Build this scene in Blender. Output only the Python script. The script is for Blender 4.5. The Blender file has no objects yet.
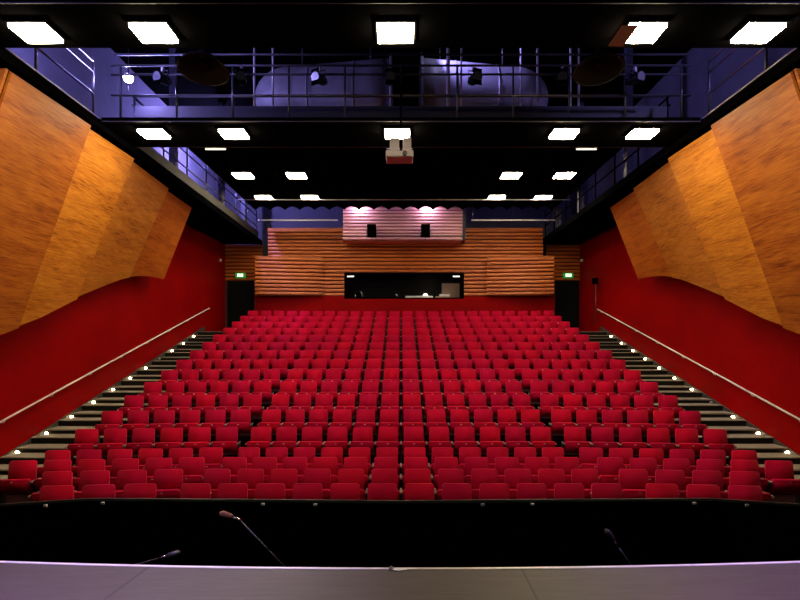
import bpy, bmesh, math, random
from mathutils import Vector, Matrix
random.seed(7)
sc = bpy.context.scene
COL = sc.collection
PI = math.pi
R = math.radians

# ------------------------------------------------------------------ materials
def mat(name, base, rough=0.6, metal=0.0, sheen=0.0, spec=0.5, noise=None, emit=None, estr=0.0, bump=0.0):
    m = bpy.data.materials.new(name); m.use_nodes = True
    nt = m.node_tree; b = nt.nodes['Principled BSDF']
    b.inputs['Base Color'].default_value = (*base, 1)
    b.inputs['Roughness'].default_value = rough
    b.inputs['Metallic'].default_value = metal
    b.inputs['Specular IOR Level'].default_value = spec
    if sheen:
        b.inputs['Sheen Weight'].default_value = sheen
        b.inputs['Sheen Roughness'].default_value = 0.4
        b.inputs['Sheen Tint'].default_value = (1, .45, .5, 1)
    if emit:
        b.inputs['Emission Color'].default_value = (*emit, 1)
        b.inputs['Emission Strength'].default_value = estr
    if noise:
        scale, amt = noise[0], noise[1]
        tc = nt.nodes.new('ShaderNodeTexCoord'); mp = nt.nodes.new('ShaderNodeMapping')
        nz = nt.nodes.new('ShaderNodeTexNoise'); cr = nt.nodes.new('ShaderNodeValToRGB')
        nt.links.new(tc.outputs['Object'], mp.inputs['Vector'])
        mp.inputs['Scale'].default_value = scale
        nt.links.new(mp.outputs[0], nz.inputs['Vector'])
        nz.inputs['Scale'].default_value = 1; nz.inputs['Detail'].default_value = 5
        nt.links.new(nz.outputs['Fac'], cr.inputs[0])
        cr.color_ramp.elements[0].position = .3; cr.color_ramp.elements[1].position = .7
        cr.color_ramp.elements[0].color = (*[c * (1 - amt) for c in base], 1)
        cr.color_ramp.elements[1].color = (*[min(1, c * (1 + amt)) for c in base], 1)
        nt.links.new(cr.outputs[0], b.inputs['Base Color'])
        if bump:
            bp = nt.nodes.new('ShaderNodeBump'); bp.inputs['Strength'].default_value = bump
            bp.inputs['Distance'].default_value = .01
            nt.links.new(nz.outputs['Fac'], bp.inputs['Height']); nt.links.new(bp.outputs[0], b.inputs['Normal'])
    return m

def wood(name, c0, c1, c2, scale, rough=0.45):
    m = bpy.data.materials.new(name); m.use_nodes = True
    nt = m.node_tree; b = nt.nodes['Principled BSDF']
    b.inputs['Roughness'].default_value = rough
    b.inputs['Specular IOR Level'].default_value = .35
    tc = nt.nodes.new('ShaderNodeTexCoord'); mp = nt.nodes.new('ShaderNodeMapping')
    mp.inputs['Scale'].default_value = scale
    nt.links.new(tc.outputs['Object'], mp.inputs['Vector'])
    nz = nt.nodes.new('ShaderNodeTexNoise'); nz.inputs['Scale'].default_value = 1
    nz.inputs['Detail'].default_value = 8; nz.inputs['Roughness'].default_value = .65
    nt.links.new(mp.outputs[0], nz.inputs['Vector'])
    mp2 = nt.nodes.new('ShaderNodeMapping'); mp2.inputs['Scale'].default_value = tuple(s * q for s, q in zip(scale, (.3, .3, .12)))
    nt.links.new(tc.outputs['Object'], mp2.inputs['Vector'])
    nz2 = nt.nodes.new('ShaderNodeTexNoise'); nz2.inputs['Scale'].default_value = 1; nz2.inputs['Detail'].default_value = 3
    nt.links.new(mp2.outputs[0], nz2.inputs['Vector'])
    mix = nt.nodes.new('ShaderNodeMath'); mix.operation = 'MULTIPLY_ADD'
    mix.inputs[1].default_value = .34
    nt.links.new(nz2.outputs['Fac'], mix.inputs[0])
    h = nt.nodes.new('ShaderNodeMath'); h.operation = 'MULTIPLY'; h.inputs[1].default_value = .66
    nt.links.new(nz.outputs['Fac'], h.inputs[0]); nt.links.new(h.outputs[0], mix.inputs[2])
    cr = nt.nodes.new('ShaderNodeValToRGB')
    cr.color_ramp.elements[0].position = .36; cr.color_ramp.elements[0].color = (*c0, 1)
    cr.color_ramp.elements[1].position = .62; cr.color_ramp.elements[1].color = (*c2, 1)
    e = cr.color_ramp.elements.new(.48); e.color = (*c1, 1)
    nt.links.new(mix.outputs[0], cr.inputs[0]); nt.links.new(cr.outputs[0], b.inputs['Base Color'])
    bp = nt.nodes.new('ShaderNodeBump'); bp.inputs['Strength'].default_value = .25; bp.inputs['Distance'].default_value = .004
    nt.links.new(nz.outputs['Fac'], bp.inputs['Height']); nt.links.new(bp.outputs[0], b.inputs['Normal'])
    return m

def fabric(name, base):
    m = mat(name, base, .9, sheen=.10, spec=.08)
    nt = m.node_tree; b = nt.nodes['Principled BSDF']
    oi = nt.nodes.new('ShaderNodeObjectInfo'); hs = nt.nodes.new('ShaderNodeHueSaturation')
    mr = nt.nodes.new('ShaderNodeMapRange'); mr.inputs[3].default_value = .496; mr.inputs[4].default_value = .503
    mv = nt.nodes.new('ShaderNodeMapRange'); mv.inputs[3].default_value = .88; mv.inputs[4].default_value = 1.1
    nt.links.new(oi.outputs['Random'], mr.inputs[0]); nt.links.new(mr.outputs[0], hs.inputs['Hue'])
    nt.links.new(oi.outputs['Random'], mv.inputs[0]); nt.links.new(mv.outputs[0], hs.inputs['Value'])
    hs.inputs['Color'].default_value = (*base, 1)
    nt.links.new(hs.outputs[0], b.inputs['Base Color'])
    return m

M = {
 'seat': fabric('red_velvet', (.42, .0014, .030)),
 'seat_frame': mat('seat_frame_black', (.012, .010, .010), .45),
 'arm': mat('armrest_grey_wood', (.22, .18, .165), .35),
 'plate': mat('number_plate_metal', (.8, .75, .7), .3, .6),
 'red_wall': mat('red_paint', (.27, .0006, .0008), .6, noise=((.6, .6, .6), .15), spec=.06),
 'tier': mat('dark_red_carpet', (.016, .003, .004), .95, noise=((40, 40, 40), .4), spec=.1),
 'tread': mat('beige_stair_carpet', (.31, .285, .24), .9, noise=((30, 30, 30), .2), spec=.1),
 'riser': mat('dark_riser', (.012, .011, .010), .9, spec=.1),
 'skirt': mat('dark_grey_skirting', (.055, .055, .045), .6, noise=((6, 6, 6), .25)),
 'black': mat('matt_black_paint', (.002, .002, .0024), .9, spec=.0),
 'blackgloss': mat('satin_black_metal', (.012, .012, .014), .35),
 'pitblack': mat('pit_black_cloth', (.0025, .0025, .0025), .95, spec=.05),
 'steel': mat('dark_steel', (.08, .08, .085), .4, .6),
 'rail': mat('brushed_rail', (.95, .86, .78), .45, .0),
 'pale_metal': mat('pale_metal', (.6, .58, .62), .4, .2),
 'galv': mat('galvanised_duct', (.30, .30, .33), .5, .2, noise=((2, 2, 2), .15)),
 'navy': mat('dark_blue_grey_paint', (.05, .05, .08), .7, noise=((1, 1, 1), .2)),
 'gallery_wall': mat('pale_grey_block_paint', (.16, .16, .22), .8, noise=((1.5, 1.5, 1.5), .15)),
 'deck': mat('dark_steel_deck', (.002, .002, .0025), .9, spec=.0),
 'plywood': mat('pale_plywood', (.022, .018, .010), .7, noise=((1, 3, 8), .25)),
 'kick': mat('slate_toe_board', (.022, .022, .034), .6),
 'ceil': mat('black_acoustic_ceiling', (.0016, .001, .001), .9, spec=.0),
 'stage': mat('stage_vinyl', (.052, .044, .045), .45, noise=((3, 30, 3), .18), spec=.35),
 'seam': mat('stage_seam_tape', (.03, .028, .03), .6),
 'edge': mat('aluminium_edge_strip', (.75, .72, .75), .35, .2),
 'slats': wood('slatted_timber', (.36, .080, .009), (.45, .112, .013), (.55, .155, .019), (1.2, 22, 22)),
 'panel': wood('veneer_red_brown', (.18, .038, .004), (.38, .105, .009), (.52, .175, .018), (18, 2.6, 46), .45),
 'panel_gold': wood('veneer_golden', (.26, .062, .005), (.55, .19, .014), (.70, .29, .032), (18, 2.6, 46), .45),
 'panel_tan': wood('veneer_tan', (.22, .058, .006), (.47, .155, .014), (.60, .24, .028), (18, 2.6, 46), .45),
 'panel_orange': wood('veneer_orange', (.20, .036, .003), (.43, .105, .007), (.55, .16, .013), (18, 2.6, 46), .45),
 'groove': mat('slat_groove', (.14, .030, .006), .8, spec=.1),
 'pink': mat('pale_pink_slats', (.85, .45, .48), .6, noise=((1, 10, 10), .1)),
 'pink_groove': mat('pink_groove', (.42, .17, .19), .7),
 'door': mat('dark_door', (.003, .004, .003), .6, spec=.1),
 'jamb': mat('dark_red_jamb', (.07, .004, .004), .6),
 'booth': mat('booth_interior', (.006, .006, .005), .85, spec=.1),
 'white': mat('white_plastic', (.75, .74, .70), .4),
 'beige': mat('beige_board', (.36, .24, .15), .7),
 'projector': mat('projector_grey', (.55, .5, .48), .45),
 'foam': mat('brown_foam', (.22, .09, .05), .9),
 'chrome': mat('chrome', (.7, .7, .7), .2, 1.0),
 'gel': mat('amber_gel', (.25, .09, .04), .5, emit=(1, .35, .15), estr=.02),
 'lamp': mat('house_light_diffuser', (.9, .85, .7), .5, emit=(1, .80, .50), estr=110),
 'lamp_back': mat('rear_light_diffuser', (.9, .85, .7), .5, emit=(1, .84, .60), estr=62),
 'step': mat('step_light_lens', (.9, .8, .6), .5, emit=(1, .72, .38), estr=30),
 'blue_lens': mat('blue_lamp_lens', (.8, .8, 1), .4, emit=(.55, .5, 1), estr=60),
 'exit_green': mat('exit_green', (.02, .20, .04), .5, emit=(.05, .5, .08), estr=.35),
 'exit_white': mat('exit_white', (.8, .9, .7), .5, emit=(.75, 1, .6), estr=2.2),
 'strip': mat('strip_light_tube', (.9, .9, .85), .5, emit=(1, .93, .8), estr=1.6),
 'glow': mat('desk_paper_lit', (.85, .82, .74), .6),
 'led': mat('small_lamp', (.9, .9, .85), .5, emit=(1, .95, .8), estr=2.5),
 'dish': mat('dark_bronze_dish', (.008, .005, .004), .8, spec=.05),
}

# ------------------------------------------------------------------ helpers
class MB:
    """collects shapes, builds ONE mesh object"""
    def __init__(s): s.bm = bmesh.new()
    def box(s, x0, x1, y0, y1, z0, z1, bev=0, seg=2, mi=0, M4=None):
        b = bmesh.new(); bmesh.ops.create_cube(b, size=1)
        for v in b.verts:
            v.co = Vector(((x0 + x1) / 2 + v.co.x * (x1 - x0), (y0 + y1) / 2 + v.co.y * (y1 - y0), (z0 + z1) / 2 + v.co.z * (z1 - z0)))
        if bev: bmesh.ops.bevel(b, geom=list(b.edges), offset=bev, segments=seg, affect='EDGES', profile=.5)
        s._add(b, mi, M4); return s
    def _add(s, b, mi=0, M4=None):
        b.verts.index_update()
        vs = [s.bm.verts.new((M4 @ v.co) if M4 is not None else v.co) for v in b.verts]
        for f in b.faces:
            try:
                nf = s.bm.faces.new([vs[v.index] for v in f.verts]); nf.material_index = mi if mi else f.material_index; nf.smooth = f.smooth
            except ValueError: pass
        b.free()
    def tube(s, pts, r, n=8, mi=0, caps=True):
        pts = [Vector(p) for p in pts]; rings = []
        for i, p in enumerate(pts):
            d = (pts[min(i + 1, len(pts) - 1)] - pts[max(i - 1, 0)]).normalized()
            a = Vector((0, 0, 1)) if abs(d.z) < .9 else Vector((1, 0, 0))
            u = d.cross(a).normalized(); w = d.cross(u)
            rr = r[i] if isinstance(r, (list, tuple)) else r
            rings.append([s.bm.verts.new(p + rr * (math.cos(2 * PI * k / n) * u + math.sin(2 * PI * k / n) * w)) for k in range(n)])
        for a, b in zip(rings, rings[1:]):
            for k in range(n):
                f = s.bm.faces.new((a[k], a[(k + 1) % n], b[(k + 1) % n], b[k])); f.material_index = mi; f.smooth = True
        if caps:
            for q in (rings[0], rings[-1]):
                f = s.bm.faces.new(q); f.material_index = mi
        return s
    def quad(s, *pts, mi=0):
        f = s.bm.faces.new([s.bm.verts.new(p) for p in pts]); f.material_index = mi; return s
    def prism(s, poly, axis_vec, mi=0):
        a = [s.bm.verts.new(p) for p in poly]; av = Vector(axis_vec)
        b = [s.bm.verts.new(Vector(p) + av) for p in poly]; n = len(a)
        for q in (a, b):
            f = s.bm.faces.new(q); f.material_index = mi
        for k in range(n):
            f = s.bm.faces.new((a[k], a[(k + 1) % n], b[(k + 1) % n], b[k])); f.material_index = mi
        return s
    def build(s, name, mats, parent=None, loc=None, smooth=False):
        bmesh.ops.recalc_face_normals(s.bm, faces=list(s.bm.faces))
        me = bpy.data.meshes.new(name); s.bm.to_mesh(me); s.bm.free()
        for m in (mats if isinstance(mats, (list, tuple)) else [mats]): me.materials.append(m)
        if smooth:
            for p in me.polygons: p.use_smooth = True
        o = bpy.data.objects.new(name, me); COL.objects.link(o)
        if parent: o.parent = parent
        if loc: o.location = loc
        return o

def tag(o, label=None, cat=None, group=None, kind=None):
    if label: o['label'] = label
    if cat: o['category'] = cat
    if group: o['group'] = group
    if kind: o['kind'] = kind
    return o
def struct(o): o['kind'] = 'structure'; return o
def thing(name, label, cat, loc=(0, 0, 0), rz=0, group=None):
    o = bpy.data.objects.new(name, None); COL.objects.link(o); o.location = loc; o.rotation_euler = (0, 0, rz)
    o.empty_display_size = .1
    return tag(o, label, cat, group)
def kids(o): return [c for c in o.children]
def dup(root, loc, rz=0, sx=1, label=None, group=None):
    r = root.copy(); COL.objects.link(r); r.location = loc; r.rotation_euler = (0, 0, rz); r.scale = (sx, 1, 1)
    if label: r['label'] = label
    if group: r['group'] = group
    for ch in kids(root):
        c = ch.copy(); COL.objects.link(c); c.parent = r
        for g in kids(ch):
            d = g.copy(); COL.objects.link(d); d.parent = c
    return r
ORD = ['zeroth', 'first', 'second', 'third', 'fourth', 'fifth', 'sixth', 'seventh', 'eighth', 'ninth', 'tenth', 'eleventh', 'twelfth', 'thirteenth']

# ------------------------------------------------------------------ camera (level, shifted lens)
CAMZ = 2.96
cam = bpy.data.cameras.new('camera'); co = bpy.data.objects.new('camera', cam); COL.objects.link(co)
co.location = (0, 0, CAMZ); co.rotation_euler = (R(90), 0, 0)
cam.sensor_width = 36; cam.lens = 36 * 500 / 800
cam.shift_x = -1 / 800; cam.shift_y = 45 / 800
cam.clip_start = .05; cam.clip_end = 200
sc.camera = co

# ------------------------------------------------------------------ layout numbers
def rowY(i): return 7.33 + .865 * i
def rowF(i): return max(0, i - 3) * .268
def Xw(y, s=-1): return 8.2 + (21.7 - y) * .041 if s < 0 else 8.33 + (21.7 - y) * .034   # side walls, slight fan
NOSE = .60                                        # platform front ahead of the backs
SIDE = .32                                        # side blocks come this much forward

# ------------------------------------------------------------------ stage
def edgeY(x): return 3.946 + .0117 * x * x
xs = [-9.4 + 18.8 * k / 40 for k in range(41)]
mb = MB()
bm = mb.bm
top = [(bm.verts.new((x, -4, 1.2)), bm.verts.new((x, edgeY(x) - .028, 1.2)), bm.verts.new((x, edgeY(x) - .028, -1.6))) for x in xs]
for a, b in zip(top, top[1:]):
    bm.faces.new((a[0], b[0], b[1], a[1])); bm.faces.new((a[1], b[1], b[2], a[2])).material_index = 1
struct(mb.build('floor_stage', [M['stage'], M['pitblack']]))
mb = MB(); bm = mb.bm
st = []
for x in xs:
    e = edgeY(x)
    st.append([bm.verts.new((x, e - .028, 1.204)), bm.verts.new((x, e, 1.204)), bm.verts.new((x, e, 1.14)), bm.verts.new((x, e - .028, 1.14))])
for a, b in zip(st, st[1:]):
    for k in range(4): bm.faces.new((a[k], b[k], b[(k + 1) % 4], a[(k + 1) % 4]))
struct(mb.build('trim_1', M['edge']))
# taped seams running up to the edge
for k, (x0, x1) in enumerate(((-2.0, -2.35), (.95, .9))):
    mb = MB(); e = edgeY(x0) - .03
    mb.prism([(x0 - .008, e, 1.2005), (x0 + .008, e, 1.2005), (x1 + .008, .5, 1.2005), (x1 - .008, .5, 1.2005)], (0, 0, .001))
    struct(mb.build('trim_%d' % (k + 2), M['seam']))
# white scrap of tape on the edge
mb = MB()
mb.prism([(-.10, 3.92, 1.204), (.03, 3.935, 1.204), (.05, 3.90, 1.204), (-.02, 3.88, 1.204)], (0, 0, .004))
mb.prism([(-.10, 3.92, 1.208), (-.06, 3.925, 1.208), (-.085, 3.9, 1.235)], (.004, .004, .003))
tag(mb.build('paper_scrap', M['white']), 'small white scrap of paper lying on the stage front edge', 'paper')

# ------------------------------------------------------------------ orchestra pit
struct(MB().box(-9.6, 9.6, 3.9, 6.9, -1.7, -1.6).build('floor_pit', M['pitblack']))
pw = [(-9.2, 5.0), (-8.0, 5.45), (-6.4, 6.05), (-5.2, 6.46), (-4.2, 6.70), (-2, 6.66), (0, 6.60), (2, 6.66), (4.2, 6.70), (5.2, 6.46), (6.4, 6.05), (8.0, 5.45), (9.2, 5.0)]
mb = MB(); bm = mb.bm; st = []
for x, y in pw:
    st.append([bm.verts.new((x, y, .87)), bm.verts.new((x, y + .10, .87)), bm.verts.new((x, y + .10, -1.6)), bm.verts.new((x, y, -1.6))])
for a, b in zip(st, st[1:]):
    for k in range(4): bm.faces.new((a[k], b[k], b[(k + 1) % 4], a[(k + 1) % 4]))
struct(mb.build('wall_pit', M['pitblack']))
t = thing('pit_rail', 'thin dark rail capping the black orchestra pit wall before the front row', 'rail', (0, 6.6, .87))
mb = MB(); mb.tube([(x, y + .05 - 6.6, .013) for x, y in pw[1:-1]], .012, 6); mb.build('rail_tube', M['steel'], t)
for px in (47, 99, 262, 315, 483, 533, 698, 747):
    x = (px - 401) / 500 * 6.6
    y = next(a[1] + (b[1] - a[1]) * (x - a[0]) / (b[0] - a[0]) for a, b in zip(pw, pw[1:]) if a[0] <= x <= b[0])
    MB().box(x - .025, x + .025, y - .028 - 6.6, y - .001 - 6.6, -.045, -.008, .006, 1).build('rail_bracket', M['pale_metal'], t)

# microphone stands in the pit
def mic_stand(x, y, tip, joint, foam, label, md=None):
    t = thing('microphone_stand', label, 'microphone stand', (x, y, -1.6))
    for k in range(3):
        a = k * 2 * PI / 3 + .4
        MB().tube([(0, 0, .14), (.32 * math.cos(a), .32 * math.sin(a), .012)], .010, 6).build('leg', M['blackgloss'], t)
    j = Vector(joint) - Vector((x, y, -1.6)); tp = Vector(tip) - Vector((x, y, -1.6)); d = (tp - j).normalized()
    MB().tube([(0, 0, .1), (0, 0, 1.1), (j.x, j.y, j.z)], .012, 8).build('pole', M['blackgloss'], t)
    be = tp - (Vector(md).normalized() if md else d) * .13
    MB().tube([j - d * .25, be], .009, 8).build('boom', M['blackgloss'], t)
    MB().tube([j - Vector((.03, 0, 0)), j + Vector((.03, 0, 0))], .028, 10).build('clamp', M['chrome'], t)
    if md: d = Vector(md).normalized()
    m = MB().tube([tp - d * .14, tp - d * .05], .014, 10).build('microphone', M['chrome'], t)
    MB().tube([tp - d * .06, tp - d * .03, tp + d * .06, tp + d * .09], [.018, .03, .032, .012], 12).build('foam_cap' if foam else 'grille', M['foam'] if foam else M['steel'], m)
    cb = [j - d * .2]
    for k in range(1, 8): cb.append(j.lerp(tp, k / 8) + Vector((.02, 0, .05 * math.sin(k * PI / 4))))
    MB().tube(cb, .004, 5).build('cable', M['black'], t)
mic_stand(-.95, 5.25, (-1.80, 5.2, 1.185), (-1.15, 5.2, .57), True, 'black microphone stand with brown foam tip slanting up out of the orchestra pit', (-.21, -.03, .09))
mic_stand(2.55, 5.2, (2.18, 5.2, .97), (2.44, 5.2, .60), False, 'short black microphone stand barely rising above stage edge on the right')
mic_stand(-3.1, 5.2, (-2.38, 5.2, .78), (-2.95, 5.2, .62), False, 'low black boom stand barely visible in the pit at left')

# ------------------------------------------------------------------ seating tiers, stairs
def front(i):   # front polyline of platform i
    y = rowY(i) - NOSE
    return [(-Xw(y - SIDE), y - SIDE), (-6.9, y - SIDE), (-3.4, y), (3.4, y), (6.9, y - SIDE), (Xw(y - SIDE, 1), y - SIDE)]
mb = MB(); bm = mb.bm
lines = [[(-9.0, 5.0), (-6.9, 5.9), (-4.2, 6.75), (4.2, 6.75), (6.9, 5.9), (9.0, 5.0)]] + [front(i) for i in range(4, 17)]
lines.append([(-8.19, 23.2), (-6.9, 23.2), (-3.4, 23.2), (3.4, 23.2), (6.9, 23.2), (8.35, 23.2)])
for k in range(14):
    z = k * .268; A, B = lines[k], lines[k + 1]
    for p in range(5):
        mb.quad((*A[p], z), (*A[p + 1], z), (*B[p + 1], z), (*B[p], z))
        if k: mb.quad((*A[p], z - .268), (*A[p + 1], z - .268), (*A[p + 1], z), (*A[p], z))
struct(mb.build('floor', M['tier']))

def seat_side(i):
    """inner edge of the side blocks, pitch"""
    return 3.62 - .0194 * i, (.577 - .0033 * max(0, i - 4))
def side_count(i): return (3, 4, 6, 6)[i] if i < 4 else 6
for sgn, nm in ((-1, 'left'), (1, 'right')):
    mb = MB()
    for i in range(4, 17):
        y1 = rowY(i) - NOSE - SIDE; z = rowF(i)
        ie, p = seat_side(i); xi = ie + .42 + 5 * p * .996 + .09
        xo = Xw(y1, sgn) - .045
        ie2, p2 = seat_side(i - 1); xi2 = ie2 + .42 + 5 * p2 * .996 + .14
        def slab(xa, xb, ya, yb, za, zb, mi):
            if sgn < 0: xa, xb = -xb, -xa
            mb.box(xa, xb, ya, yb, za, zb, mi=mi)
        yb = y1 + .865 if i < 16 else 23.1
        # half step in front of the platform, then the platform strip, each a dark body with a pale tread
        if i > 4:
          slab(xi2, xo, y1 - .4325, y1 - .002, z - .268, z - .134 - .03, 1)
          slab(xi2, xo, y1 - .46, y1 - .002, z - .134 - .03, z - .134, 0)
          slab(xi2, xo, y1 - .012, y1 - .001, z - .134, z - .012, 1)
        slab(xi, xo, y1 - .03, yb - .435, z + .0, z + .018, 0)
    struct(mb.build('stairs_%s' % nm, [M['tread'], M['riser']]))
    # sloping skirting against the wall
    def nose(y): return 3.406 - (20 - y) * .317
    ya, yb = 8.9, 20.9
    poly = [(sgn * (Xw(ya, sgn) - .04), ya, -.3 + nose(ya)), (sgn * (Xw(yb, sgn) - .04), yb, nose(yb) - .4), (sgn * (Xw(yb, sgn) - .04), yb, nose(yb) + .05), (sgn * (Xw(ya, sgn) - .04), ya, nose(ya) + .05)]
    struct(MB().prism(poly, (sgn * .035, 0, 0)).build('baseboard_%s' % nm, M['skirt']))
    # step lights
    for i in range(5, 16):
        y = rowY(i) - NOSE - SIDE + .42; z = nose(y) - .04; x = Xw(y, sgn) - .04
        far = i - 4
        off = (sgn > 0 and i == 8) or (sgn < 0 and i == 12)
        side = 'left' if sgn < 0 else 'right'
        t = thing('step_light', ('unlit' if off else 'glowing') + ' round step light on %s aisle skirting, %s up from the stage' % (side, ORD[far]), 'step light', (sgn * x, y, z), 0, 'step lights along the aisle stairs')
        MB().tube([(0, 0, 0), (-sgn * .012, 0, 0)], .055, 14).build('bezel', M['steel'], t)
        MB().tube([(-sgn * .012, 0, 0), (-sgn * .040, 0, 0), (-sgn * .062, 0, 0), (-sgn * .074, 0, 0)], [.034, .031, .024, .009], 12).build('lens', M['pale_metal'] if off else M['step'], t)
    # handrail
    def hz(y): return nose(y) + .87 - .012 * (y - 10)
    t = thing('handrail', 'long pale metal handrail sloping up the %s red side wall' % nm, 'handrail')
    y0, y1 = 8.8, 21.2 if sgn < 0 else 21.0
    MB().tube([(sgn * (Xw(y0, sgn) - .09), y0, hz(y0)), (sgn * (Xw(y1, sgn) - .09), y1, hz(y1)), (sgn * (Xw(y1, sgn) - .085), y1 + .05, hz(y1) - .01), (sgn * (Xw(y1, sgn) - .02), y1 + .06, hz(y1) - .03)], .023, 10).build('rail', M['rail'], t)
    for k in range(9):
        y = 9.4 + k * 1.42
        MB().tube([(sgn * (Xw(y, sgn) - .002), y, hz(y) - .08), (sgn * (Xw(y, sgn) - .05), y, hz(y) - .08), (sgn * (Xw(y, sgn) - .09), y, hz(y) - .02)], .009, 6).build('bracket', M['rail'], t)

# ------------------------------------------------------------------ seats
def back_mb(mb=None, M4=None, mi=0):
    mb = mb or MB()
    b = bmesh.new(); bmesh.ops.create_cube(b, size=1)
    for v in b.verts:
        t = v.co.z + .5
        w = .446 - .022 * t
        v.co = Vector((v.co.x * w, -.01 + v.co.y * .085 + .055 * t, .40 + .515 * t))
    bmesh.ops.bevel(b, geom=list(b.edges), offset=.020, segments=3, affect='EDGES')
    for f in b.faces: f.smooth = True
    mb._add(b, mi, M4); return mb
def cushion_mb(mb=None, M4=None, mi=0):
    mb = mb or MB()
    b = bmesh.new(); bmesh.ops.create_cube(b, size=1)
    for v in b.verts:
        t = v.co.z + .5                                   # 0 at the hinge, 1 at the front lip
        # tipped up: the lip stands up and forward of the back
        hinge = Vector((0, -.085, .385)); tip = Vector((0, -.20, .640))
        n = Vector((0, -.912, -.411)) * -1
        p = hinge.lerp(tip, t) + n * (v.co.y * (.085 + .02 * t))
        v.co = Vector((v.co.x * (.485 + .015 * t), p.y, p.z))
    bmesh.ops.bevel(b, geom=list(b.edges), offset=.026, segments=3, affect='EDGES')
    for f in b.faces: f.smooth = True
    mb._add(b, mi, M4); return mb
def plate_mb(mb=None, M4=None, mi=0):
    mb = mb or MB(); return mb.box(-.017, .017, -.262, -.254, .604, .622, M4=M4, mi=mi)
def arm_mb(s, mb=None, M4=None, mi=0):
    mb = mb or MB(); return mb.box(s * .264 - .0095, s * .264 + .0095, -.235, .04, .575, .612, .006, 1, M4=M4, mi=mi)
def leg_mb(s, mb=None, M4=None, mi=0):
    mb = mb or MB()
    mb.box(s * .264 - .008, s * .264 + .008, -.13, .04, .02, .574, M4=M4, mi=mi)
    return mb.box(s * .264 - .009, s * .264 + .009, -.20, .10, 0, .02, M4=M4, mi=mi)
def make_seat():
    t = thing('theatre_seat', 'x', 'seat')
    back_mb().build('backrest', M['seat'], t)
    c = cushion_mb().build('seat_cushion', M['seat'], t)
    plate_mb().build('number_plate', M['plate'], c)
    for s in (-1, 1):
        arm_mb(s).build('armrest', M['arm'], t); leg_mb(s).build('leg', M['seat_frame'], t)
    return t
seat0 = make_seat(); used = []
def place_seat(x, y, z, rz, sx, label, group):
    if not used:
        used.append(1); seat0.location = (x, y, z); seat0.rotation_euler = (0, 0, rz); seat0.scale = (sx, 1, 1)
        tag(seat0, label, 'seat', group); return
    dup(seat0, (x, y, z), rz, sx, label, group)
ANG = R(5)
def row_seats(i):
    out = []
    for j in range(12):
        out.append(((j - 5.5) * .55, rowY(i), 0, 1.0, 'centre', j + 1))
    ie, p = seat_side(i); n = side_count(i)
    for s in (-1, 1):
        for k in range(n):
            c = ie + .215 + k * p * math.cos(ANG)
            y = rowY(i) - (k + .3) * p * math.sin(ANG)
            out.append((s * c, y, -s * ANG, p / .55, 'left side' if s < 0 else 'right side', n - k if s < 0 else k + 1))
    return out
FARROWS = range(13, 17)
for i in range(17):
    if i in FARROWS: continue
    for (x, y, rz, sx, blk, k) in row_seats(i):
        rw = 'front row' if i == 0 else '%s row from front' % ORD[i + 1]
        place_seat(x, y, rowF(i), rz, sx, 'red folding theatre seat, %s, %s from left in %s block' % (rw, ORD[k], blk), 'red theatre seats row by row')
mb = MB()
for i in FARROWS:
    for (x, y, rz, sx, blk, k) in row_seats(i):
        M4 = Matrix.Translation((x, y, rowF(i))) @ Matrix.Rotation(rz, 4, 'Z') @ Matrix.Diagonal((sx, 1, 1, 1))
        back_mb(mb, M4, 0); cushion_mb(mb, M4, 0); plate_mb(mb, M4, 3)
        for s in (-1, 1): arm_mb(s, mb, M4, 2); leg_mb(s, mb, M4, 1)
o = mb.build('theatre_seats', [M['seat'], M['seat_frame'], M['arm'], M['plate']])
tag(o, 'four farthest rows of red theatre seats below the control booth', 'seats', kind='stuff')

# ------------------------------------------------------------------ side walls
for sgn, nm in ((-1, 'left'), (1, 'right')):
    mb = MB(); a, b = 4.6, 23.3
    mb.prism([(sgn * Xw(a, sgn), a, -1.6), (sgn * Xw(b, sgn), b, -1.6), (sgn * Xw(b, sgn), b, 7.62), (sgn * Xw(a, sgn), a, 7.62)], (sgn * .2, 0, 0))
    struct(mb.build('wall_%s' % nm, M['red_wall']))
    struct(MB().box(min(sgn * 8.75, sgn * 9.0), max(sgn * 8.75, sgn * 9.0), 4.6, 23.6, 7.62, 11.9).build('wall_%s_upper' % nm, M['gallery_wall']))

# ------------------------------------------------------------------ slanted veneer panels along the side walls
TOPX = [(8.4, 6.47), (10.4, 6.53), (12.3, 6.62), (14.6, 6.86), (16.7, 7.05)]
BOT = [(8.4, 8.08, 2.62), (9.2, 8.06, 2.86), (10.0, 8.05, 3.16), (11.15, 8.04, 3.56), (12.23, 8.03, 4.06), (13.37, 8.02, 4.51), (14.2, 8.01, 4.82), (14.76, 8.0, 4.97), (15.3, 7.98, 5.08), (15.9, 7.98, 5.14), (16.7, 7.98, 5.16)]
def interp(tab, y, c):
    for a, b in zip(tab, tab[1:]):
        if a[0] <= y <= b[0]: return a[c] + (b[c] - a[c]) * (y - a[0]) / (b[0] - a[0])
    return tab[-1][c] if y > tab[-1][0] else tab[0][c]
folds = [8.4, 10.45, 12.3, 14.65, 16.7]
names = ['nearest the stage', 'second from the stage', 'third from the stage', 'farthest from the stage']
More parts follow.
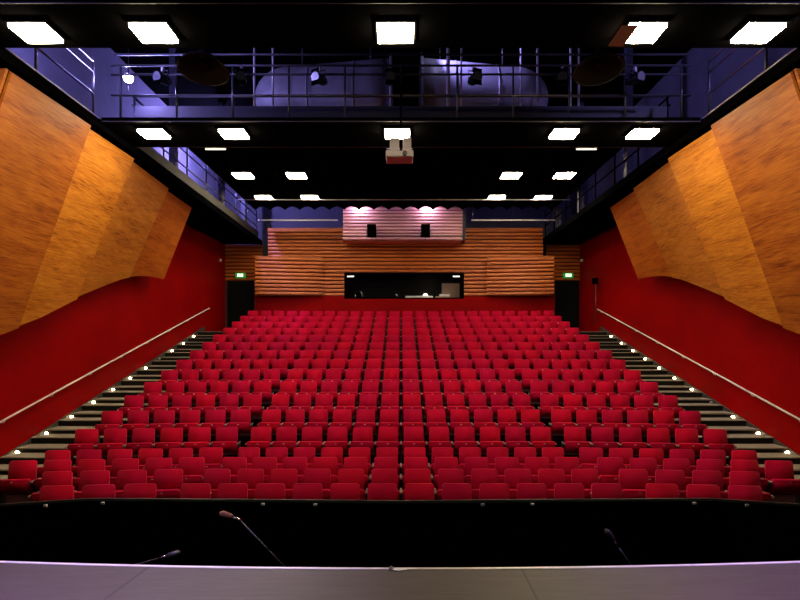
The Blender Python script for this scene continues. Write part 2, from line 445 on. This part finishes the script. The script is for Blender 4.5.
for sgn, nm in ((-1, 'left'), (1, 'right')):
    for k in range(4):
        ya, yb = folds[k], folds[k + 1] - .01
        mb = MB(); bm = mb.bm; N, Hn = 10, 8; F = []; Bk = []
        for a in range(N + 1):
            u = a / N; y = ya + (yb - ya) * u
            tx = interp(TOPX, y, 1); bx = interp(BOT, y, 1); bz = interp(BOT, y, 2)
            off = .13 * (u - .5)
            cf, cb = [], []
            for h in range(Hn + 1):
                v = h / Hn
                x = tx + (bx - tx) * v - off + .10 * math.sin(PI * v) * 0; z = 7.54 + (bz - 7.54) * v
                cf.append(bm.verts.new((sgn * x, y, z))); cb.append(bm.verts.new((sgn * (x + .045), y, z + .03)))
            F.append(cf); Bk.append(cb)
        for a in range(N):
            for h in range(Hn):
                bm.faces.new((F[a][h], F[a + 1][h], F[a + 1][h + 1], F[a][h + 1]))
                bm.faces.new((Bk[a][h], Bk[a][h + 1], Bk[a + 1][h + 1], Bk[a + 1][h]))
            bm.faces.new((F[a][0], Bk[a][0], Bk[a + 1][0], F[a + 1][0])); bm.faces.new((F[a][Hn], F[a + 1][Hn], Bk[a + 1][Hn], Bk[a][Hn]))
        for h in range(Hn):
            bm.faces.new((F[0][h], F[0][h + 1], Bk[0][h + 1], Bk[0][h])); bm.faces.new((F[N][h], Bk[N][h], Bk[N][h + 1], F[N][h + 1]))
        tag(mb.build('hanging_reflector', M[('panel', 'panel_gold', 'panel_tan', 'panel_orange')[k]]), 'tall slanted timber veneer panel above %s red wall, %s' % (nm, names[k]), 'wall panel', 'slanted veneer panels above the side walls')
    mb = MB()
    mb.prism([(sgn * 6.56, 8.36, 7.56), (sgn * 8.16, 8.36, 7.56), (sgn * 8.16, 8.36, 2.60)], (0, -.05, 0))
    tag(mb.build('timber_return', M['panel']), 'narrow timber end panel closing the %s veneer wall toward the stage' % nm, 'wall panel', 'slanted veneer panels above the side walls')

# ------------------------------------------------------------------ back wall
def slat(mb, x0, x1, z0, z1, y, per=.17, dep=.05, mi=0, gi=1):
    n = max(1, round((z1 - z0) / per)); p = (z1 - z0) / n
    prof = [(0, 0), (.26, 0), (.28, .9), (.34, 1), (.62, 1), (.92, .6), (.96, 0)]
    bm = mb.bm; L = []
    for k in range(n):
        for a, d in prof: L.append((z0 + (k + a) * p, y - d * dep))
    L.append((z1, y))
    va = [bm.verts.new((x0, b, a)) for a, b in L]; vb = [bm.verts.new((x1, b, a)) for a, b in L]
    for k in range(len(L) - 1):
        f = bm.faces.new((va[k], vb[k], vb[k + 1], va[k + 1])); f.material_index = mi if L[k][1] < y - .001 or L[k + 1][1] < y - .001 else gi
    # end caps
    yb = y + .06
    for vs, xx in ((va, x0), (vb, x1)):
        e = [bm.verts.new((xx, yb, z0)), bm.verts.new((xx, yb, z1))]
        f = bm.faces.new([e[0]] + vs + [e[1]]); f.material_index = mi
# main wood wall with the booth opening
WX0, WX1, WZ0, WZ1 = -2.50, 2.77, 5.00, 6.13
mb = MB()
slat(mb, -6.3, WX0, 5.1, 6.8, 22.1); slat(mb, WX1, 6.55, 5.1, 6.8, 22.1)
slat(mb, WX0, WX1, WZ1, 6.8, 22.1); slat(mb, -5.87, 6.26, 6.8, 8.08, 22.1)
mb.box(-5.87, 6.26, 22.05, 22.25, 8.08, 8.12)
struct(mb.build('wall_back', [M['slats'], M['groove']]))
mb = MB()
mb.box(-6.42, 6.75, 22.0, 22.18, 3.4, 4.99); mb.box(-6.42, WX0, 22.0, 22.18, 4.99, 5.1); mb.box(WX1, 6.75, 22.0, 22.18, 4.99, 5.1); mb.box(-6.42, -6.32, 22.18, 23.2, 3.4, 6.8); mb.box(6.65, 6.75, 22.18, 23.2, 3.4, 6.8)
struct(mb.build('wall_back_lower', M['red_wall']))
mb = MB(); slat(mb, -8.2, -6.42, 5.93, 7.62, 23.2); slat(mb, 6.75, 8.36, 5.93, 7.62, 23.2)
struct(mb.build('wall_back_side', [M['slats'], M['groove']]))
struct(MB().box(-9, 9, 23.4, 23.6, 3.4, 11.9).build('wall_back_upper', M['navy']))
# angled slat panels
for sgn, nm in ((-1, 'left'), (1, 'right')):
    mb = MB(); slat(mb, -1.42, 1.42, 5.1, 6.76, 0, .17, .05)
    mb.box(-1.42, 1.42, .06, .12, 5.1, 6.76); mb.box(-1.42, 1.42, -.05, .12, 6.76, 6.79)
    o = mb.build('hanging_slat_reflector', [M['slats'], M['groove']], None, (-4.86 if sgn < 0 else 5.17, 21.69, 0)); o.rotation_euler = (0, 0, -sgn * R(7))
    tag(o, 'angled horizontal slat timber panel standing out to the %s of booth window' % nm, 'wall panel', 'angled slat panels beside the booth')
# doors
for sgn, n in ((-1, 1), (1, 2)):
    nm = 'left' if sgn < 0 else 'right'
    t = bpy.data.objects.new('door_%d' % n, None); COL.objects.link(t); t.location = (-7.43 if sgn < 0 else 7.76, 23.2, 3.484); struct(t)
    MB().box(-.54, .54, .03, .08, 0.01, 2.38).build('door_leaf', M['door'], t)
    mb = MB(); mb.box(-.62, -.54, -.02, .12, 0, 2.45); mb.box(.54, .62, -.02, .12, 0, 2.45); mb.box(-.54, .54, -.02, .12, 2.38, 2.45)
    mb.build('door_frame', M['door'], t)
    MB().tube([(-sgn * .44, .02, .95), (-sgn * .44, -.03, .95), (-sgn * .32, -.03, .95)], .012, 8).build('door_handle', M['steel'], t)
    mb = MB()
    DX = 7.43 if sgn < 0 else 7.76; a, b = sorted((sgn * (DX + .62), sgn * (DX + .8))); mb.box(a, b, 23.15, 23.38, 3.48, 5.93)
    a, b = sorted((sgn * (DX - .8), sgn * (DX - .62))); mb.box(a, b, 23.15, 23.38, 3.48, 5.93)
    struct(mb.build('trim_door_%s' % nm, M['jamb']))
    # exit sign: green box, white running figure
    t = thing('exit_sign', 'small lit green and white exit sign above the %s door' % nm, 'exit sign', (-7.42 if sgn < 0 else 7.73, 23.10, 6.17))
    MB().box(-.23, .23, -.03, .05, -.12, .12, .012, 1).build('sign_box', M['exit_green'], t)
    mb = MB(); mb.box(-.13, .13, -.036, -.0301, -.055, .075)
    mb.build('sign_face', M['exit_white'], t)
    f = MB()
    f.tube([(.0, -.038, .065), (.0, -.039, .066)], .016, 8)
    for q in ([(.0, .045), (-.02, .0)], [(-.02, .0), (.03, -.02), (.02, -.06)], [(-.02, .0), (-.05, -.04), (-.08, -.04)], [(.0, .04), (.04, .02), (.06, .035)], [(.0, .04), (-.05, .03), (-.06, .0)]):
        f.tube([(a, -.039, b) for a, b in q], .008, 5)
    f.build('running_figure', M['exit_green'], t)

# projecting pale slatted box over the booth
mb = MB()
slat(mb, -2.47, 2.62, 7.41, 8.95, 21.3, .135, .03, 0, 1)
mb.box(-2.47, 2.62, 21.34, 22.0, 7.41, 8.95)
struct(mb.build('bulkhead', [M['pink'], M['pink_groove']]))
struct(MB().box(2.62, 2.74, 21.24, 22.0, 7.41, 8.95).build('trim_bulkhead', M['navy']))

# booth
for nm, bb in (('wall_booth_back', (WX0 - .3, WX1 + .3, 23.15, 23.2, 4.0, 6.6)), ('ceiling_booth', (WX0 - .3, WX1 + .3, 22.2, 23.15, 6.35, 6.4)), ('floor_booth', (WX0 - .3, WX1 + .3, 22.2, 23.15, 4.0, 4.05)),
               ('wall_booth_left', (WX0 - .35, WX0 - .3, 22.2, 23.2, 4.0, 6.4)), ('wall_booth_right', (WX1 + .3, WX1 + .35, 22.2, 23.2, 4.0, 6.4))):
    struct(MB().box(*bb).build(nm, M['booth']))
mb = MB(); a, b = 22.0, 22.2
mb.box(WX0 - .001, WX0 + .07, a, b, WZ0, WZ1); mb.box(WX1 - .07, WX1 + .001, a, b, WZ0, WZ1)
mb.box(WX0 + .07, WX1 - .07, a, b, WZ1 - .07, WZ1 + .001); mb.box(WX0 + .07, WX1 - .07, a, b, WZ0 - .001, WZ0 + .05)
struct(mb.build('window_1', M['black']))
t = thing('control_desk', 'dark long control desk inside the booth window', 'desk', (.1, 22.6, 4.05))
MB().box(-2.5, 2.5, -.28, .35, .96, 1.0, .008, 1).build('desk_top', M['booth'], t)
for x in (-2.35, 0, 2.35): MB().box(x - .04, x + .04, -.2, .3, 0, .96).build('leg', M['black'], t)
DZ = 5.051
t = thing('mixing_console', 'pale lit mixing console on the booth desk, centre right', 'console', (.82, 22.55, DZ))
mb = MB(); mb.prism([(-.62, -.18, 0), (-.62, .25, 0), (-.62, .25, .15), (-.62, -.18, .05)], (1.24, 0, 0)); mb.build('console_body', M['glow'], t)
mb = MB()
for k in range(10): mb.box(-.57 + k * .12, -.54 + k * .12, -.08, -.04, .07, .098)
mb.build('fader', M['black'], t)
t = thing('desk_lamp', 'small white shaded lamp above the mixing console in the booth', 'lamp', (1.12, 22.96, DZ))
MB().tube([(0, 0, 0), (0, 0, .02)], .07, 12).build('base', M['white'], t)
MB().tube([(0, 0, .02), (0, 0, .2)], .01, 6).build('stem', M['white'], t)
MB().tube([(0, 0, .15), (0, 0, .19), (0, 0, .27)], [.13, .12, .06], 14).build('lamp_shade', M['led'], t)
t = thing('paper_pile', 'pale untidy pile of papers right of the booth lamp', 'papers', (1.86, 22.75, DZ))
MB().box(-.3, .25, -.1, .12, 0, .12).build('lower_sheets', M['beige'], t)
MB().box(-.1, .35, -.08, .12, .1205, .22, M4=Matrix.Rotation(.2, 4, 'Z')).build('upper_sheets', M['white'], t)
t = thing('notice_board', 'brown board on the booth rear wall, seen at right of window', 'board', (2.32, 23.149, 5.5))
MB().box(-.42, .38, -.03, 0, -.38, .30).build('board', M['beige'], t); 
mb = MB(); mb.box(-.44, -.42, -.04, 0, -.40, .32); mb.box(.38, .40, -.04, 0, -.40, .32); mb.box(-.42, .38, -.04, 0, .30, .32); mb.build('board_frame', M['steel'], t)
t = thing('office_chair', 'wire backed chair at left end of the booth desk', 'chair', (-1.95, 22.98, 4.05))
MB().tube([(-.16, .08, 1.0), (-.17, .08, 1.25), (-.1, .08, 1.36), (.1, .08, 1.36), (.17, .08, 1.25), (.16, .08, 1.0)], .018, 8).build('back_frame', M['chrome'], t)
MB().box(-.14, .14, .07, .09, 1.05, 1.3, .01, 1).build('back_pad', M['black'], t)
MB().box(-.2, .2, -.02, .12, .46, .52, .01, 1).build('seat', M['black'], t)
MB().tube([(0, .05, 0), (0, .05, .46)], .03, 8).build('column', M['steel'], t)
MB().tube([(0, .08, .5), (0, .08, 1.08)], .015, 8).build('back_post', M['steel'], t)
t = thing('gooseneck_microphone', 'small tilted grey microphone on the booth desk, left of centre', 'microphone', (-.1, 22.55, DZ))
MB().tube([(0, 0, 0), (0, 0, .02)], .05, 10).build('base', M['steel'], t)
MB().tube([(0, 0, .02), (.0, 0, .08), (-.07, 0, .14)], .008, 6).build('neck', M['steel'], t)
MB().tube([(-.06, 0, .13), (-.13, 0, .2)], .026, 8).build('head', M['white'], t)
for k, (x, l) in enumerate(((-2.28, 'left'), (2.5, 'right'))):
    t = thing('ceiling_spot', 'tiny lit spot lamp hanging from the booth ceiling, %s end' % l, 'lamp', (x, 22.6, 6.35))
    MB().tube([(0, 0, 0), (0, 0, -.26)], .02, 8).build('stem', M['black'], t)
    MB().tube([(-.15, 0, -.29), (.15, 0, -.29)], .022, 8).build('bulb', M['led'], t)

# pipe and two loudspeakers in front of the bulkhead
t = thing('speaker_pipe', 'thin steel pipe across the front of the pale slatted box', 'pipe', (0, 21.05, 7.56))
MB().tube([(-2.7, 0, 0), (2.75, 0, 0)], .02, 8).build('pipe', M['steel'], t)
for x in (-2.2, -.9, 1.6, 2.3): MB().tube([(x, .01, 0), (x, .21, .02)], .012, 6).build('bracket', M['steel'], t)
for x, l in ((-1.22, 'left'), (1.02, 'right')):
    t = thing('hanging_loudspeaker', 'black loudspeaker clamped before the pale slatted box, %s of the pair' % l, 'loudspeaker', (x, 20.9, 7.56))
    MB().box(-.19, .19, -.15, .12, -.07, .42, .025, 2).build('cabinet', M['black'], t)
    MB().box(-.16, .16, -.157, -.1505, -.04, .39).build('grille', M['black'], t)
    MB().tube([(-.225, 0, .2), (-.225, 0, -.1), (.225, 0, -.1), (.225, 0, .2)], .014, 6).build('yoke', M['blackgloss'], t)
    MB().tube([(0, 0, .02), (0, .10, 0), (0, .128, 0)], .02, 6).build('clamp', M['blackgloss'], t)
    MB().tube([(0, .05, -.07), (.0, .05, -.22)], .012, 6).build('pole', M['blackgloss'], t)

# small things on the side walls
t = thing('wall_camera', 'small black box on a pipe at far end of right red wall', 'camera', (8.13, 20.8, 5.05))
MB().box(-.14, .04, -.14, .14, .45, .7, .02, 1).build('housing', M['black'], t)
MB().tube([(-.03, 0, .45), (-.03, 0, -1.2)], .02, 8).build('pipe', M['steel'], t)
for sgn, l in ((-1, 'left'), (1, 'right')):
    t = thing('wall_sensor', 'tiny pale sensor at the rear corner of %s red wall' % l, 'sensor', (sgn * 8.10, 22.4, 6.75))
    MB().box(-.05, .05, -.05, .05, -.06, .06, .015, 2).build('sensor_body', M['white'], t)
    MB().tube([(0, -.05, -.02), (0, -.07, -.03)], .02, 8).build('lens', M['steel'], t)

# ------------------------------------------------------------------ ceiling and roof
per, cz = .62, 8.62
mb = MB(); bm = mb.bm; A = []; n = 10
ncell = 20; x0 = -ncell * per / 2 + .1
for c in range(ncell):
    for k in range(n):
        u = k / n; A.append((x0 + (c + u) * per, cz + .14 * math.sin(PI * u)))
A.append((x0 + ncell * per, cz))
fr = [bm.verts.new((x, 12.7, z)) for x, z in A]; bk = [bm.verts.new((x, 20.95, z)) for x, z in A]
fu = [bm.verts.new((x, 12.7, cz + .25)) for x, z in A]; bu = [bm.verts.new((x, 20.95, cz + .25)) for x, z in A]
for k in range(len(A) - 1):
    bm.faces.new((fr[k], bk[k], bk[k + 1], fr[k + 1])); bm.faces.new((fu[k], fu[k + 1], bu[k + 1], bu[k]))
    bm.faces.new((fr[k], fr[k + 1], fu[k + 1], fu[k])); bm.faces.new((bk[k], bu[k], bu[k + 1], bk[k + 1]))
bm.faces.new((fr[0], fu[0], bu[0], bk[0])); bm.faces.new((fr[-1], bk[-1], bu[-1], fu[-1]))
struct(mb.build('ceiling', M['ceil']))
struct(MB().box(-9, 9, 4.0, 23.6, 11.9, 12.1).build('ceiling_roof', M['black']))

# ------------------------------------------------------------------ lighting bridges
def bridge(y0, y1, label, rail=True, front_h=.7):
    t = thing('lighting_bridge', label, 'lighting bridge', (0, y0, 7.7), 0, 'lighting bridges over the hall')
    W = 6.37 if rail else 8.7; d = y1 - y0
    MB().box(-W, W, .03, d - .03, .0, .06).build('deck', M['black'], t)
    mb = MB(); mb.box(-W, W, 0, .03, 0, .10 if rail else front_h); mb.build('fascia', M['black'], t)
    MB().box(-W, W, -.014, -.001, 0, .02).build('edge_strip', M['navy'], t)
    MB().box(-W, W, d - .03, d, 0, .98 if rail else .3).build('toe_board', M['kick'] if rail else M['black'], t)
    if rail:
        for h, r in ((.60, .022), (1.05, .024), (1.24, .024)):
            MB().tube([(-6.2, .07, h), (6.2, .07, h)], r, 8).build('rail', M['steel'], t)
        MB().tube([(-6.2, .2, 1.55), (6.2, .2, 1.55)], .024, 8).build('rail', M['steel'], t)
        MB().tube([(-6.3, d, 1.22), (6.3, d, 1.22)], .02, 8).build('rail', M['steel'], t)
        for k in range(11):
            x = -6.0 + k * 1.2
            MB().tube([(x, .07, .06), (x, .07, 1.26)], .022, 6).build('post', M['steel'], t)
        for x in (-3.55, -3.1, 1.14, 1.46, 2.9, 3.3, 4.1, 4.3):
            MB().tube([(x, d + .1, .9), (x, d + .1, 4.18)], .025 if x != 1.14 else .05, 6).build('hanger', M['pale_metal'], t)
    return t
bridge(6.95, 7.98, 'black lighting bridge nearest the stage, spanning the top of the hall', False)
bridge(10.63, 12.0, 'second lighting bridge with rails crossing the hall behind the first one')

# side galleries
for sgn, nm in ((-1, 'left'), (1, 'right')):
    t = thing('gallery', 'dark steel technical gallery with railings along the %s wall' % nm, 'gallery', (sgn * 6.45, 8.0, 7.62), 0, 'side galleries')
    def bx(xa, xb, *r):
        a, b = sorted((sgn * xa, sgn * xb)); return MB().box(a, b, *r)
    bx(0, 2.25, 0, 15.1, .0, .10).build('deck', M['deck'], t)
    bx(-.04, -.005, 0, 15.1, -.05, .16).build('fascia', M['black'], t)
    bx(-.055, -.041, 0, 2.6, .14, .165).build('edge_strip', M['pale_metal'], t)
    (bx(0, .03, 4.1, 14.6, .165, .46).build('toe_board', M['plywood'], t) if sgn < 0 else None)
    RM = M['steel'] if sgn < 0 else M['black']  # right rear rails and posts coloured black to stand for shade
    for h, r in ((.65, .022), (1.1, .024), (1.32, .024)):
        MB().tube([(sgn * .05, -.2 if h > 1 else 0, h), (sgn * .05, 2.55, h)], r, 8).build('rail', M['steel' if sgn < 0 else 'pale_metal'], t)  # right front rails paled, lamp light put into their colour
        MB().tube([(sgn * .05, 4.1, h + .05), (sgn * .05, 14.5, h + .05)], r, 8).build('rail', RM, t)
    for y in (.9, 2.55, 4.2, 5.7, 7.2, 8.7, 10.2, 11.7, 13.2, 14.5):
        MB().tube([(sgn * .05, y, .1), (sgn * .05, y, 1.4)], .024, 6).build('post', M['steel'] if y < 4 else RM, t)
    for y in (6.5, 10.4, 13.0):
        bx(.1, .28, y, y + .2, .1, 4.28).build('column', M['navy'], t)

# wall conduits behind the second bridge
for nm, y, z, x0, x1, l in (('a', 18.9, 8.45, -6.2, 6.4, 'long thin pipe under the dark ceiling by the rear row of lights'),
                            ('b', 20.6, 8.1, -5.9, -2.6, 'thin steel pipe left of the pale slatted box'),
                            ('c', 20.6, 8.1, 2.9, 6.35, 'thin steel pipe right of the pale slatted box')):
    t = thing('lighting_pipe', l, 'pipe', (0, y, z), 0, 'pipes under the rear ceiling')
    MB().tube([(x0, 0, 0), (x1, 0, 0)], .018 if nm == 'a' else .028, 8).build('pipe', M['pale_metal'], t)
    for x in (x0 + .05, (x0 + x1) / 2, x1 - .05):
        MB().tube([(x, 0, .0), (x, 0, cz - z + (.1 if abs(x) < 6.1 else 3.2))], .012 if x < 6 else .025, 6).build('hanger', M['steel'], t)

# ------------------------------------------------------------------ house lights
def make_light(lens, w=.54, d=.42):
    t = thing('ceiling_light', 'x', 'ceiling light')
    mb = MB()
    for (a, b, c, e) in ((-w / 2 - .03, -w / 2, -d / 2 - .03, d / 2 + .03), (w / 2, w / 2 + .03, -d / 2 - .03, d / 2 + .03), (-w / 2, w / 2, -d / 2 - .03, -d / 2), (-w / 2, w / 2, d / 2, d / 2 + .03)):
        mb.box(a, b, c, e, -.04, .0)
    mb.box(-w / 2, w / 2, -d / 2, d / 2, -.02, 0)
    mb.build('housing', M['black'], t)
    MB().box(-w / 2 + .004, w / 2 - .004, -d / 2 + .004, d / 2 - .004, -(.09 if w < .57 else .07), -.021).build('diffuser', lens, t)
    return t
L1 = make_light(M['lamp']); L2 = make_light(M['lamp_back'], .60, .50)
g = 'house lights under bridges and ceiling'
pos = ['far left', 'inner left', 'middle', 'inner right', 'far right']
first = True
for (y, z, wh) in ((7.47, 7.68, 'first lighting bridge'), (11.04, 7.68, 'second lighting bridge')):
    for k, x in enumerate((-5.45, -3.69, -.08, 3.60, 5.33)):
        lab = 'glowing rectangular house light under the %s, %s' % (wh, pos[k])
        if first: L1.location = (x, y, z); tag(L1, lab, None, g); first = False; o = L1
        else: o = dup(L1, (x, y, z), 0, 1, lab, g)
        if y < 8 and k == 3:
            MB().box(-.40, -.17, -.24, .24, -.115, -.095).build('gel_frame', M['gel'], o)
            o['label'] = 'house light under first lighting bridge with amber gel along its left, inner right'
first = True
for (y, wh) in ((16.55, 'front row of the rear ceiling'), (19.05, 'back row of the rear ceiling')):
    for k, x in zip((0, 1, 3, 4), (-5.22, -3.46, 3.64, 5.40)):
        lab = 'small bright house light in the %s, %s' % (wh, pos[k])
        if first: L2.location = (x, y, 8.62); tag(L2, lab, None, g); first = False
        else: dup(L2, (x, y, 8.62), 0, 1, lab, g)
# narrow strip fixtures at the back edge of the second bridge
for x, l in ((-4.48, 'left'), (4.48, 'right')):
    t = thing('ceiling_strip_light', 'thin white strip fixture behind the second bridge, %s side' % l, 'strip light', (x, 12.08, 7.70))
    MB().box(-.25, .25, -.03, .03, .0, .05).build('housing', M['white'], t)
    MB().tube([(-.24, 0, -.014), (.24, 0, -.014)], .013, 8).build('tube', M['strip'], t)

# projector hanging under the second bridge
t = thing('ceiling_projector', 'pale projector hanging from a pole below the middle of second bridge', 'projector', (-.02, 10.55, 7.0))
MB().box(-.30, .28, .0, .45, -.06, .08, .02, 2).build('projector_body', M['projector'], t)
MB().tube([(.10, .03, .0), (.10, -.05, .0)], .05, 12).build('lens', M['blackgloss'], t)
MB().box(-.22, -.02, .2, .22, .08, .42).build('mount_plate', M['projector'], t)
MB().box(.06, .24, .2, .22, .08, .42).build('mount_plate', M['projector'], t)
MB().tube([(.02, -.02, .06), (.02, -.02, 1.45)], .02, 8).build('pole', M['black'], t)
MB().tube([(-.28, .0, .10), (.26, .0, .10)], .012, 6).build('crossbar', M['pale_metal'], t)

# ------------------------------------------------------------------ stage lanterns on the bridge rail
def make_lantern():
    t = thing('stage_lantern', 'x', 'stage light')
    MB().tube([(0, -.16, -.23), (0, -.12, -.22), (0, .1, -.19), (0, .2, -.17)], [.115, .105, .10, .06], 14).build('lamp_body', M['blackgloss'], t)
    MB().tube([(0, -.162, -.231), (0, -.168, -.232)], .10, 14).build('lens', M['chrome'], t)
    MB().tube([(-.13, 0, -.2), (-.13, 0, -.04), (.13, 0, -.04), (.13, 0, -.2)], .012, 6).build('yoke', M['steel'], t)
    MB().box(-.03, .03, -.03, .03, -.05, .05, .008, 1).build('clamp', M['pale_metal'], t)
    for s in (-1, 1): MB().box(-.10, .10, -.165, -.16, -.23 + s * .12 - .05, -.23 + s * .12 + .05).build('barn_door', M['black'], t)
    return t
S0 = make_lantern()
ll = ['leftmost', 'second from left', 'third from left', 'fourth, left of the middle', 'fifth from left', 'second from right', 'rightmost']
for k, x in enumerate((-5.05, -3.38, -1.72, -.24, 1.55, 3.42, 4.96)):
    lab = 'black stage lantern hung from second bridge rail, %s' % ll[k]
    rz = (-.35, .25, -.5, .1, .3, -.3, .4)[k]
    if k == 0: S0.location = (x, 10.6, 8.80); S0.rotation_euler = (0, 0, rz); tag(S0, lab, None, 'stage lanterns on the second bridge')
    else: dup(S0, (x, 10.6, 8.80), rz, 1, lab, 'stage lanterns on the second bridge')

# round dark dishes hanging between the bridges
for x, l in ((-3.55, 'left'), (3.55, 'right')):
    t = thing('hanging_dish', 'large round dark dish hanging between the bridges, %s one' % l, 'lamp', (x, 9.0, 7.92))
    prof = [(.0, .22), (.15, .21), (.32, .12), (.43, 0), (.45, -.02), (.41, -.01), (.30, .09), (.14, .17), (.0, .18)]
    mb = MB(); bm = mb.bm; rings = []
    for r_, z_ in prof: rings.append([bm.verts.new((max(r_, .001) * math.cos(2 * PI * q / 28), max(r_, .001) * math.sin(2 * PI * q / 28), z_)) for q in range(28)])
    for a, b in zip(rings, rings[1:]):
        for q in range(28): bm.faces.new((a[q], a[(q + 1) % 28], b[(q + 1) % 28], b[q])).smooth = True
    o = mb.build('bowl', M['dish'], t); o.rotation_euler = (R(-7), 0, 0)
    MB().tube([(0, 0, .2), (0, 0, 3.9)], .02, 8).build('hanger_rod', M['steel'], t)
    MB().tube([(0, 0, .18), (0, 0, .30)], .09, 12).build('lamp_holder', M['steel'], t)
    MB().tube([(0, 0, .18), (0, 0, .06)], [.05, .075], 12).build('bulb', M['dish'], t)

# ventilation ducts
for sgn, l, x0, x1, x2 in ((-1, 'left', -.30, -2.95, -3.95), (1, 'right', .58, 3.0, 3.98)):
    t = thing('ventilation_duct', 'fat round metal ventilation duct above second bridge, %s of centre' % l, 'duct', (x0, 13.6, 9.6))
    pts, rad = [], []
    n = 6
    for k in range(n + 1):
        u = k / n; pts.append((x0 + (x1 - x0) * u - x0, 0, 0)); rad.append(1.02 - .2 * u)
    for k in range(1, 11):
        a = k / 10 * PI / 2
        pts.append((x1 + (x2 - x1) * math.sin(a) - x0, 0, -.0)); rad.append(max(.02, .82 * math.cos(a)))
    MB().tube(pts, rad, 32).build('duct_body', M['galv'], t)
    MB().tube([(0, 0, 0), (sgn * -.06, 0, 0)], [1.06, 1.15], 32).build('flange', M['galv'], t)
    for u in (.35, .8):
        x = (x1 - x0) * u; MB().tube([(x - .02, 0, 0), (x + .02, 0, 0)], 1.035 - .2 * u, 32).build('duct_band', M['galv'], t)
    for u in (.2, .9):
        x = (x1 - x0) * u; MB().tube([(x, 0, .8), (x, 0, 2.3)], .02, 6).build('hanger', M['steel'], t)

# ------------------------------------------------------------------ blue work lamps, some added out of view for their light
def blue_lamp(x, y, z, aim, power, label, r=.06, size=.11, cone=None):
    t = thing('hanging_work_lamp', label, 'lamp', (x, y, z), 0, 'blue work lamps on the galleries')
    d = (Vector(aim) - Vector((x, y, z))).normalized()
    MB().tube([-d * .16, -d * .02, d * .02], [size * .5, size, size * 1.05], 14).build('lamp_body', M['blackgloss'], t)
    MB().tube([d * .021, d * .05], [size * .95, size * .7], 14).build('lens', M['blue_lens'], t)
    MB().tube([-d * .1, -d * .1 + Vector((0, 0, -.3))], .015, 6).build('bracket', M['steel'], t)
    li = bpy.data.lights.new('work_lamp_light', 'SPOT' if cone else 'POINT'); li.energy = power; li.color = (.36, .30, 1.0); li.shadow_soft_size = r
    lo = bpy.data.objects.new('work_lamp_light', li); COL.objects.link(lo); lo.location = d * .14; lo.parent = t
    if cone: li.spot_size = R(cone); li.spot_blend = .5; lo.rotation_euler = d.to_track_quat('-Z', 'Y').to_euler()
    MB().tube([-d * .1, (-d * .1).xy.to_3d() + Vector((0, 0, 11.9 - z))], .012, 6).build('hanger_rod', M['black'], t)
blue_lamp(-6.3, 11.55, 9.12, (-4, 7, 8.2), 230, 'bright blue work lamp where left gallery meets the second bridge')
blue_lamp(-6.8, 19.2, 10.3, (-8.7, 19.4, 9.7), 1100, 'blue work lamp high over the rear of left gallery')
blue_lamp(7.3, 8.3, 9.7, (6.2, 11, 8.4), 260, 'added unseen blue lamp over the front of right gallery', cone=62)  # added lamp, hidden behind the first bridge, tints the right gallery
blue_lamp(.75, 12.2, 10.9, (2.6, 13.4, 10.0), 420, 'added unseen blue lamp at the inner end of the right fat duct', cone=95)  # added lamp, out of view, brightens the inner end of the duct
blue_lamp(-6.9, 8.8, 9.9, (-8, 11, 9.0), 330, 'added unseen blue lamp over the front of left gallery')  # unseen lamp added above the view to brighten the left gallery wall

# pale lavender wash lights for the slatted box, fixed to the rear ceiling edge
for x, l in ((-1.75, 'left'), (1.15, 'right')):
    t = thing('hanging_wash_light', 'small lavender wash light above the pale slatted box, %s one' % l, 'lamp', (x, 20.98, 8.86))
    MB().box(-.10, .10, -.02, .08, -.03, .06, .01, 1).build('housing', M['black'], t)
    MB().box(-.08, .08, .081, .09, -.025, .04).build('lens', M['led'], t)
    li = bpy.data.lights.new('wash_light_lamp', 'POINT'); li.energy = 46; li.color = (.92, .70, 1); li.shadow_soft_size = .08
    lo = bpy.data.objects.new('wash_light_lamp', li); COL.objects.link(lo); lo.location = (0, .10, -.06); lo.parent = t

# booth desk lamp light
li = bpy.data.lights.new('desk_lamp_light', 'POINT'); li.energy = 4; li.color = (1, .88, .68); li.shadow_soft_size = .05
lo = bpy.data.objects.new('desk_lamp_light', li); COL.objects.link(lo); lo.location = (1.3, 22.55, 5.75)

# stage lanterns over the acting area (behind and above the camera)
def spot(x, y, z, aim, power, col, ang, blend=.8):
    li = bpy.data.lights.new('stage_wash', 'SPOT'); li.energy = power; li.color = col; li.spot_size = R(ang); li.spot_blend = blend; li.shadow_soft_size = .2
    lo = bpy.data.objects.new('stage_wash', li); COL.objects.link(lo); lo.location = (x, y, z)
    lo.rotation_euler = (Vector(aim) - Vector((x, y, z))).to_track_quat('-Z', 'Y').to_euler()
spot(-4.5, 2.5, 8.5, (-2.1, 3.5, 1.2), 5200, (.56, .40, 1), 30, 1)
spot(5.0, 2.5, 8.5, (3.1, 3.5, 1.2), 4200, (.52, .33, 1), 30, 1)
spot(-7, 1.0, 8.0, (-6.5, 7, 8.2), 500, (.35, .3, 1), 50)
spot(7, 1.0, 8.0, (6.5, 7, 8.2), 400, (.35, .3, 1), 50)

# ------------------------------------------------------------------ world and view
w = bpy.data.worlds.new('world'); sc.world = w; w.use_nodes = True
w.node_tree.nodes['Background'].inputs[0].default_value = (.5, .4, .45, 1)
w.node_tree.nodes['Background'].inputs[1].default_value = .012
sc.view_settings.view_transform = 'Standard'; sc.view_settings.look = 'None'
sc.view_settings.exposure = 0; sc.view_settings.gamma = 1; sc.view_settings.use_curve_mapping = False
